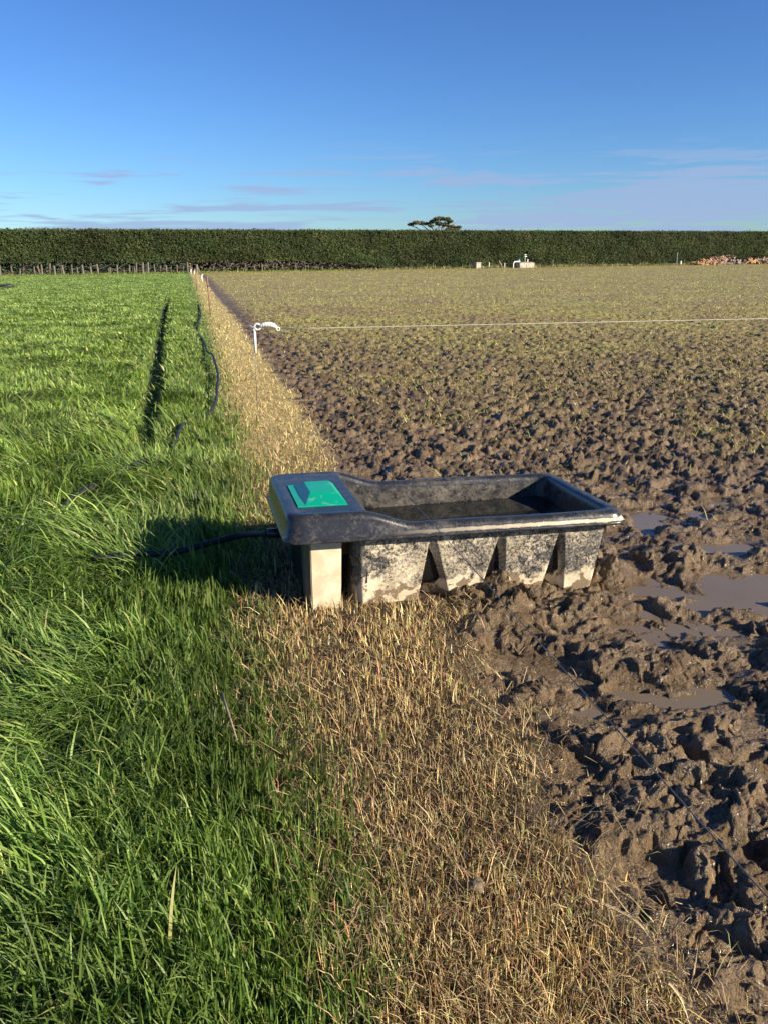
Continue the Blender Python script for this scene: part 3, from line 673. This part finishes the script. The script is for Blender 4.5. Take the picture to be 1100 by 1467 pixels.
def hedge():
    root = empty("hedge", tuple(HA)); tag(root, "very long tall clipped dark green shelter hedge along the far side of the fields", "hedge")
    inv = lambda P: P - np.array(HA)
    s0, s1 = -45.0, HLEN + 60
    def top_z(s): return 4.95 + .62 * s / HLEN + .10 * fbm(s * .25, s * 0, 3, 401) + .05 * fbm(s * 1.7, s * 0, 2, 403)
    def bot_z(s): return 1.35 - 1.15 * sstep(38, 58, s) + .25 * fbm(s * .3, s * 0 + 5, 3, 405)
    # front face, top and a little volume
    n = 300000; s = RNG.uniform(s0, s1, n); bz, tz = bot_z(s), top_z(s)
    q = RNG.random(n); z = bz + (tz - bz) * q; 
    d = .38 * fbm(s * .42, z * .55, 4, 411, .6) * 1.6 + RNG.normal(0, .13, n) - np.abs(RNG.normal(0, .18, n)) + .25 * (1 - q)
    istop = RNG.random(n) < .22; d = np.where(istop, RNG.uniform(-3.0, .1, n), d); z = np.where(istop, tz + RNG.normal(0, .10, n) + (RNG.random(n) < .05) * RNG.exponential(.05, n), z)
    P = np.array(HA)[None] + s[:, None] * np.array(hd)[None] + d[:, None] * np.array(hn)[None]; P[:, 2] = z
    tone = np.clip(.5 + fbm(s * .12, z * .25, 4, 421) * 1.2, 0, 1)
    cols = [(.050, .072, .024), (.037, .056, .019), (.070, .090, .032), (.10, .088, .052), (.020, .030, .013)]
    o = leaf_cloud("foliage", inv(P), .095, cols, tint=(.75 + .7 * tone)[:, None] * np.stack([1 + .25 * fbm(s * .2, z * .4, 3, 425), np.ones(n), np.ones(n)], 1), wts= [.34, .28, .2, .06, .12], parent=root, v=.18, nrm=np.array(hn + Vector((0, 0, .5)))[None] * 1.1)
    # inner mass of shaded twiggy growth: real closed body a little behind the leaves
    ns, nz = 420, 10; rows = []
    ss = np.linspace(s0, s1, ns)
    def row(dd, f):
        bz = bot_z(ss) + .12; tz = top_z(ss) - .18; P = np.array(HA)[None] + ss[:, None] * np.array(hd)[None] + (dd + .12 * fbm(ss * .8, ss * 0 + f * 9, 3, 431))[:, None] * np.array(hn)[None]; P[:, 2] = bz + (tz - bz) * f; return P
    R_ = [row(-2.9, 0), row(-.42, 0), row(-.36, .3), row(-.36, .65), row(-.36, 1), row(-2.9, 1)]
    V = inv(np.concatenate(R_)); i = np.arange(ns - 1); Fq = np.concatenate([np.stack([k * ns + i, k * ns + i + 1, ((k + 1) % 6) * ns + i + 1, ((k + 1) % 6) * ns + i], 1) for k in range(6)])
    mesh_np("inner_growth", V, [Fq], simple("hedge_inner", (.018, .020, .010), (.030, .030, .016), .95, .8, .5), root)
    # trunks and bare lower branches
    k = 0; s = s0 + 1
    while s < 62:
        x = s; p = hp(x, -1.0 + random.uniform(-.3, .3)) - HA; q_ = p + Vector((random.uniform(-.5, .5), random.uniform(-.3, .3), 2.2))
        bm_obj("trunk", tube_bm([p - Vector((0, 0, .1)), p.lerp(q_, .5) + Vector((random.uniform(-.15, .15), 0, 0)), q_], [.13, .11, .08], 7), BARK, root, smooth=True); s += random.uniform(1.0, 1.9); k += 1
    bm = bmesh.new()
    for _ in range(900):
        a = random.uniform(s0, 64); p = hp(a, random.uniform(-.9, .3), random.uniform(.15, 1.5)) - HA; e = p + Vector((random.uniform(-1.1, 1.1), random.uniform(-.5, .5), random.uniform(-.5, .35)))
        tube_bm([p, p.lerp(e, .5) + Vector((0, 0, random.uniform(-.1, .15))), e], [.035, .025, .012], 4, bm, cap=False)
    o = bm_obj("bare_branches", bm, simple("grey_twig", (.10, .09, .07), (.19, .17, .14), .9, 2, 0), root); o['kind'] = 'stuff'
    # litter and back growth seen through the gap
    n = 22000; s = RNG.uniform(s0, 66, n); z = RNG.uniform(0.0, 1.5, n) ** 1.2; d = RNG.uniform(-2.6, -1.2, n)
    P = np.array(HA)[None] + s[:, None] * np.array(hd)[None] + d[:, None] * np.array(hn)[None]; P[:, 2] = z
    leaf_cloud("undergrowth", inv(P), .16, [(.035, .032, .02), (.06, .05, .032), (.03, .045, .018)], [.4, .35, .25], root)
hedge()
# rough grass and weeds along the hedge foot
def weeds():
    n = 26000; s = RNG.uniform(-10, HLEN + 30, n); d = RNG.gamma(2.0, .55, n) + .3
    X = HA.x + hd.x * s + hn.x * d; Y = HA.y + hd.y * s + hn.y * d
    right = sstep(46, 60, s); clump = sstep(-.2, .35, fbm(s * .35, d * .6, 3, 501))
    h = (.16 + .28 * clump * right) * np.exp(jit(n, .35)); w = np.full(n, .06) * np.exp(jit(n, .3))
    c = pal([(.24, .22, .10), (.14, .17, .06), (.34, .28, .16), (.10, .12, .045)], n, [.3, .3, .2, .2]); g = (s < 46)[:, None]
    c = np.where(g, c * np.array([.75, 1.0, .5]), c)
    tag(blades("weeds", X, Y, np.zeros(n), h, w, RNG.uniform(0, 6.28, n), np.abs(jit(n, .4)), c, STRAW, seg=2), "rough grass and weeds growing along the foot of the hedge", "weeds", kind='stuff')
weeds()
# post and wire fence in front of the hedge
def s_of(px):     # where along the hedge line a photo column falls
    p0 = at(px, 400, 0); d = Vector((p0.x, p0.y, 0)); A = HA + hn * 1.6
    den = d.x * hd.y - d.y * hd.x
    t = (A.x * hd.y - A.y * hd.x) / den; P = d * t; return (P - A).dot(hd)
fr = empty("hedge_fence", tuple(HA)); tag(fr, "old wooden post and wire fence in front of the gap under the hedge at left", "fence")
fps = [(-60, 1.), (-30, 1.1), (2, 1.15), (30, .8), (52, 1.0), (62, 1.2), (80, 1.05), (93, 1.1), (105, 1.15), (113, .8), (121, 1.1), (132, .9), (142, 1.2), (160, .8), (170, 1.05), (187, 1.05), (197, 1.25), (206, 1.3), (214, 1.3), (224, 1.05), (240, .9), (255, 1.0)]
for px, hgt in fps:
    s = s_of(px); p = hp(s, 1.6 + random.uniform(-.1, .1)) - HA; w_ = random.uniform(.07, .14)
    q = p + Vector((random.uniform(-.12, .12), 0, hgt)); bm_obj("post", tube_bm([p - Vector((0, 0, .1)), q], [w_, w_ * .92], 7), BARKL, fr)
for hgt in (.35, .65, .95):
    a, b_ = hp(s_of(-60), 1.6, hgt) - HA, hp(s_of(262), 1.6, hgt) - HA; bm_obj("wire", tube_bm([a, b_], .006, 4), WIREM, fr)
for px, hgt, wd, lab in ((270, 1.3, .10, "tall weathered wooden post where the strip meets the hedge"), (283, 1.0, .17, "stout weathered strainer post just right of the strip end"), (376, .95, .10, "lone pale wooden post in the weeds right of the strip end")):
    p = hp(s_of(px), 1.7); o = tag(bm_obj("wooden_post", tube_bm([Vector((0, 0, -.1)), Vector((.03, 0, hgt))], [wd, wd * .95], 9), BARKL), lab, "post"); o.location = p

# ------------------------------------------------------------------ tree beyond the hedge
def tree():
    D = 215.0; b0 = at(620, 384, 0); sc = D / b0.y; b0 = Vector((b0.x * sc, D, 0))
    root = empty("umbrella_tree", tuple(b0)); tag(root, "flat topped spreading tree rising behind the hedge near the middle", "tree")
    mp = D * 1.02 / F                               # metres per photo pixel there
    Z = lambda py: CAMH + (368.2 - py) * mp / 1.093; Xp = lambda px: (px - 620) * mp
    bm = bmesh.new(); fork = Vector((Xp(628), 0, Z(338)))
    tube_bm([(Xp(628), 0, -.2), (Xp(626), 0, Z(350)), tuple(fork)], [.45, .38, .3], 9, bm)
    limbs = [((592, 322),), ((602, 318),), ((615, 320),), ((626, 314),), ((637, 315),), ((645, 320),), ((652, 326),), ((632, 322),), ((621, 325),)]
    ends = []
    for (e,) in limbs:
        E_ = Vector((Xp(e[0]), random.uniform(-1.5, 1.5), Z(e[1] + 1.5))); mid = fork.lerp(E_, .5) + Vector((0, 0, -.35)); tube_bm(spline([fork, mid, E_], 4), [.22 - .02 * k for k in range(9)], 6, bm)
        for _ in range(3):
            e2 = E_ + Vector((random.uniform(-1.2, 1.2), random.uniform(-1, 1), random.uniform(-.1, .5))); tube_bm([mid.lerp(E_, .6), e2], [.07, .03], 5, bm)
    bm_obj("trunk", bm, BARK, root, smooth=True)
    P = []
    for px, py, rx, rz in ((590, 321.5, 3.4, 1.7), (597, 319.5, 4.2, 2.0), (604, 319.5, 3.6, 1.9), (612, 320.5, 4.5, 1.5), (619, 318, 4, 2), (624, 314.5, 4, 2), (630, 314, 5, 2.2), (637, 315, 4.5, 2), (642, 317.5, 3.5, 2), (627, 321, 4, 2), (636, 322, 5, 2), (644, 325, 4.5, 1.8), (653, 326, 3.5, 1.5), (616, 324, 3, 1.4), (650, 329, 4, 1.5), (640, 329, 5, 2)):
        k = 520; a = RNG.normal(size=(k, 3)); a /= np.linalg.norm(a, axis=1)[:, None]; a *= RNG.random((k, 1)) ** .4
        P.append(np.array([Xp(px), RNG.uniform(-1.6, 1.6), Z(py)]) + a * np.array([rx * mp * 1.25, 1.3, rz * mp * 1.15]))
    leaf_cloud("crown", np.concatenate(P), .19, [(.14, .15, .09), (.20, .17, .12), (.10, .12, .06)], [.4, .3, .3], root)
tree()

# ------------------------------------------------------------------ things at the foot of the hedge
CONC = simple("pale_concrete", (.32, .30, .25), (.42, .39, .33), .85, 4, .3); GREYM = simple("galvanised", (.45, .47, .5), (.6, .62, .64), .4, 5, .1, metal=.5)
BLUE = simple("blue_plastic", (.03, .22, .55), (.05, .30, .62), .4, 6, .1); DARKM = simple("dark_plastic", (.02, .022, .03), (.04, .045, .055), .5, 6, .1)
def foot(px, off=2.2): return hp(s_of(px), off)
def ppm(p): return F / p.y
HR = math.atan2(hd.y, hd.x)
p = foot(677, 2.6); o = empty("concrete_box", (p.x, p.y, 0), HR); tag(o, "small pale square concrete box at the hedge foot, left of the pump", "box"); k = 1 / ppm(p)
bm = box_bm((-4.0 * k, -.4, 0), (4.0 * k, .4, 7.2 * k)); bm_obj("body", bm, CONC, o, bev=.03); bm_obj("cap", box_bm((-4.3 * k, -.45, 7.3 * k), (4.3 * k, .45, 8.2 * k)), CONC, o, bev=.02)
p = foot(742, 2.6); k = 1 / ppm(p); o = empty("pump_housing", (p.x, p.y, .15), HR); tag(o, "long low pale concrete pump housing with a curved white pipe against the hedge", "pump station")
bm = box_bm((-11 * k, -.8, -.3), (14 * k, .8, 5.2 * k)); bm_obj("wall", bm, CONC, o, bev=.04); bm_obj("lid", box_bm((-11.4 * k, -.9, 5.25 * k), (10 * k, .9, 6.0 * k)), CONC, o, bev=.03)
bm_obj("curved_pipe", tube_bm(spline([(-18.5 * k, -.3, -.2), (-18.5 * k, -.3, 4 * k), (-17 * k, -.3, 6.3 * k), (-14 * k, -.3, 6.8 * k), (-8 * k, -.3, 6.7 * k)], 5), .085, 10), WHITE, o, smooth=True)
bm = bmesh.new(); bmesh.ops.create_cone(bm, cap_ends=True, segments=14, radius1=.30, radius2=.22, depth=.30, matrix=Matrix.Translation((-8 * k, 0, 8.1 * k))); bm_obj("blue_cap", bm, BLUE, o)
bm_obj("mast", tube_bm([(3 * k, 0, 5.5 * k), (3 * k, 0, 16 * k)], .04, 8), GREYM, o)
bm_obj("cross_arm", box_bm((2 * k, -.05, 13.0 * k), (5.5 * k, .05, 14.0 * k)), GREYM, o)
bm = bmesh.new(); bmesh.ops.create_icosphere(bm, subdivisions=2, radius=.16, matrix=Matrix.Translation((3 * k, 0, 15.6 * k)) @ Matrix.Diagonal((1.6, 1, .7, 1))); bm_obj("sensor", bm, GREYM, o)
bm_obj("vent", tube_bm([(7.5 * k, 0, 5.5 * k), (7.5 * k, 0, 9 * k), (8.2 * k, 0, 9.6 * k)], .09, 8), WHITE, o)
for px, hgt, rr_, mt, nm, lab in ((695, .75, .06, WHITE, "marker_post", "thin white marker post between concrete box and pump"), (717, .65, .06, WHITE, "marker_post", "short white peg beside the leaning board and pump"), (785, 1.0, .10, BARKL, "wooden_post", "grey wooden post in weeds right of the pump housing"), (967, .6, .14, WHITE, "white_drum", "small white drum standing before hedge left of the log heap")):
    p = foot(px, 2.4); bm = tube_bm([(0, 0, 0), (0, 0, hgt * .9), (0, 0, hgt)], [rr_, rr_, rr_ * .8], 9); o = tag(bm_obj(nm, bm, mt, smooth=False), lab, nm.split('_')[1]); o.location = (p.x, p.y, .1)
p = foot(713, 2.3); bm = box_bm((-.09, -.04, 0), (.09, .04, 1.3)); o = tag(bm_obj("leaning_board", bm, BARKL, bev=.01), "weathered board leaning to the left beside the pump", "board"); o.location = (p.x + .2, p.y, .0); o.rotation_euler = (0, R(-32), HR)
p = foot(964, 2.4); o = tag(bm_obj("marker_post", tube_bm([(0, 0, 0), (0, 0, 2.1)], .05, 8), GREYM), "slender grey pole rising beside the small white drum", "pole"); o.location = (p.x - .3, p.y, 0)
# heaps of split firewood, every log its own thing
LOGO = simple("fresh_cut_wood", (.30, .16, .07), (.42, .25, .13), .8, 5, .3); LOGG = simple("grey_split_wood", (.17, .14, .11), (.32, .26, .21), .85, 5, .3); LOGD = simple("bark_log", (.10, .06, .045), (.20, .12, .09), .9, 5, .4)
def log_mesh(mat, seed):
    rnd = random.Random(seed); bm = bmesh.new(); n = 9; Lg = .5
    r = .17; prof = [(math.cos(2 * math.pi * k / n) * r * rnd.uniform(.85, 1.1), math.sin(2 * math.pi * k / n) * r * rnd.uniform(.8, 1.1)) for k in range(n)]
    if seed % 2: prof = [(x, max(y, -.02)) for x, y in prof]
    A = [bm.verts.new((-Lg, x, y)) for x, y in prof]; B = [bm.verts.new((Lg, x * .93, y * .93)) for x, y in prof]
    for k in range(n): bm.faces.new((A[k], A[(k + 1) % n], B[(k + 1) % n], B[k]))
    bm.faces.new(A[::-1]); bm.faces.new(B); bmesh.ops.recalc_face_normals(bm, faces=bm.faces[:])
    me = bpy.data.meshes.new("split_log"); bm.to_mesh(me); bm.free(); me.materials.append(mat); return me
LM = {k: [log_mesh(m_, i) for i in range(3)] for k, m_ in (('o', LOGO), ('g', LOGG), ('d', LOGD))}
def heap(pxs, prof, n, grp, labs, mixf):
    pa, pb = foot(pxs[0], 3.0), foot(pxs[1], 3.0); Ln = (pb - pa).length; k = pa.y / F
    for i in range(n):
        t = random.random(); hmax = np.interp(t, *zip(*prof)) * k; v = random.uniform(-1, 1); zz = hmax * (1 - abs(v) ** 1.3) * random.uniform(.55, 1.0)
        p = pa.lerp(pb, t) + hn * (v * 1.1); kind = mixf(t)
        o = bpy.data.objects.new("split_log", random.choice(LM[kind])); C.objects.link(o)
        o.location = (p.x, p.y, .1 + zz); o.rotation_euler = (random.uniform(-.5, .5), random.uniform(-.9, .9), random.uniform(0, 6.28)); s_ = random.uniform(.75, 1.1); o.scale = (s_, s_ * 1.25, s_ * 1.25)
        tag(o, labs[kind], "log", grp[kind])
heap((984, 1043), [(0, .5), (.2, 5), (.45, 9), (.7, 10.5), (.88, 9.5), (1, 3)], 230, {k: v + " in the larger heap" for k, v in (('o', 'fresh orange logs'), ('g', 'grey logs'), ('d', 'dark bark logs'))},
     {'o': "freshly cut orange log in the left part of the larger heap by the hedge", 'g': "weathered grey split log in the larger heap by the hedge", 'd': "dark barked log in the middle of the larger heap by the hedge"},
     lambda t: 'o' if t < .32 + random.uniform(-.1, .1) else random.choice('gdo' if t < .7 else 'gggd'))
heap((1052, 1112), [(0, 2), (.12, 7), (.25, 4), (.5, 6), (.72, 9), (.85, 5), (1, 4)], 110, {k: v + " in the smaller heap" for k, v in (('o', 'fresh orange logs'), ('g', 'grey logs'), ('d', 'dark bark logs'))},
     {'o': "freshly cut orange log in the smaller heap at the right edge", 'g': "weathered grey split log in the smaller heap at the right edge", 'd': "dark barked log in the smaller heap at the right edge"},
     lambda t: 'o' if t < .25 else random.choice('gdgo'))
# dark thing lying in the far left pasture
p = at(6, 413, 0); o = tag(bm_obj("pipe_coil", tube_bm([(x, y, .12 + .03 * math.sin(x * 9)) for x, y in [(.55 * math.cos(a), .3 * math.sin(a)) for a in np.linspace(0, 12, 60)]], .06, 6), DARKM, smooth=True), "dark low coil lying in the green pasture at the far left", "pipe"); o.location = (p.x, p.y, .05)

# ------------------------------------------------------------------ small loose things nearby
DRY = simple("dry_leaf", (.55, .42, .22), (.68, .55, .32), .6, 30, .3); TWG = simple("brown_twig", (.22, .15, .10), (.32, .24, .17), .8, 30, .3)
def strap(name, pts, w, mat, label, cat):
    pts = spline([gz(at(px, py, 0.02), dz) for px, py, dz in pts], 6); bm = bmesh.new(); prev = None; n = len(pts)
    for i, q in enumerate(pts):
        t = (pts[min(i + 1, n - 1)] - pts[max(i - 1, 0)]).normalized(); s = t.cross(Vector((0, 0, 1))).normalized() * w * (.25 + .75 * math.sin(math.pi * min(1, (i + 1) / n * .95 + .05)) ** .5)
        cur = [bm.verts.new(q + s + Vector((0, 0, .002))), bm.verts.new(q + Vector((0, 0, -.001))), bm.verts.new(q - s + Vector((0, 0, .002)))]
        if prev:
            for a in (0, 1): bm.faces.new((prev[a], prev[a + 1], cur[a + 1], cur[a]))
        prev = cur
    tag(bm_obj(name, bm, mat, smooth=True), label, cat)
strap("dry_leaf", [(668, 1002, .03), (695, 1018, .035), (722, 1032, .03)], .004, DRY, "dry cream strap leaf lying where strip meets mud, the farther of two", "leaf")
strap("dry_leaf", [(842, 1302, .05), (880, 1318, .045), (915, 1340, .04), (950, 1378, .03)], .004, DRY, "long dry cream strap leaf at the lower right mud edge", "leaf")
strap("dry_leaf", [(955, 1430, .06), (975, 1450, .05), (990, 1480, .03)], .004, DRY, "short dry leaf at the bottom right corner of the strip", "leaf")
pt = [gz(at(x, y, .05), .09) for x, y in ((320, 1010), (328, 1035), (341, 1075))]
tag(bm_obj("twig", tube_bm(pt, [.004, .005, .003], 6), TWG, smooth=True), "thin brown twig lying on the green grass beside the strip", "twig")
p = at(682, 1283, 0); bm = bmesh.new(); bmesh.ops.create_icosphere(bm, subdivisions=4, radius=.022)
for v in bm.verts:
    a = float(fbm(np.array([v.co.x * 40]), np.array([v.co.y * 40 + v.co.z * 33]), 3, 5)[0]); v.co *= 1 + a * .45; v.co.z *= .8
o = tag(bm_obj("mud_clod", bm, simple("dried_clod", (.14, .10, .06), (.22, .16, .10), .8, 60, .6), smooth=True), "small lump of dry mud sitting in the straw stubble", "clod"); o.location = (p.x, p.y, .03)
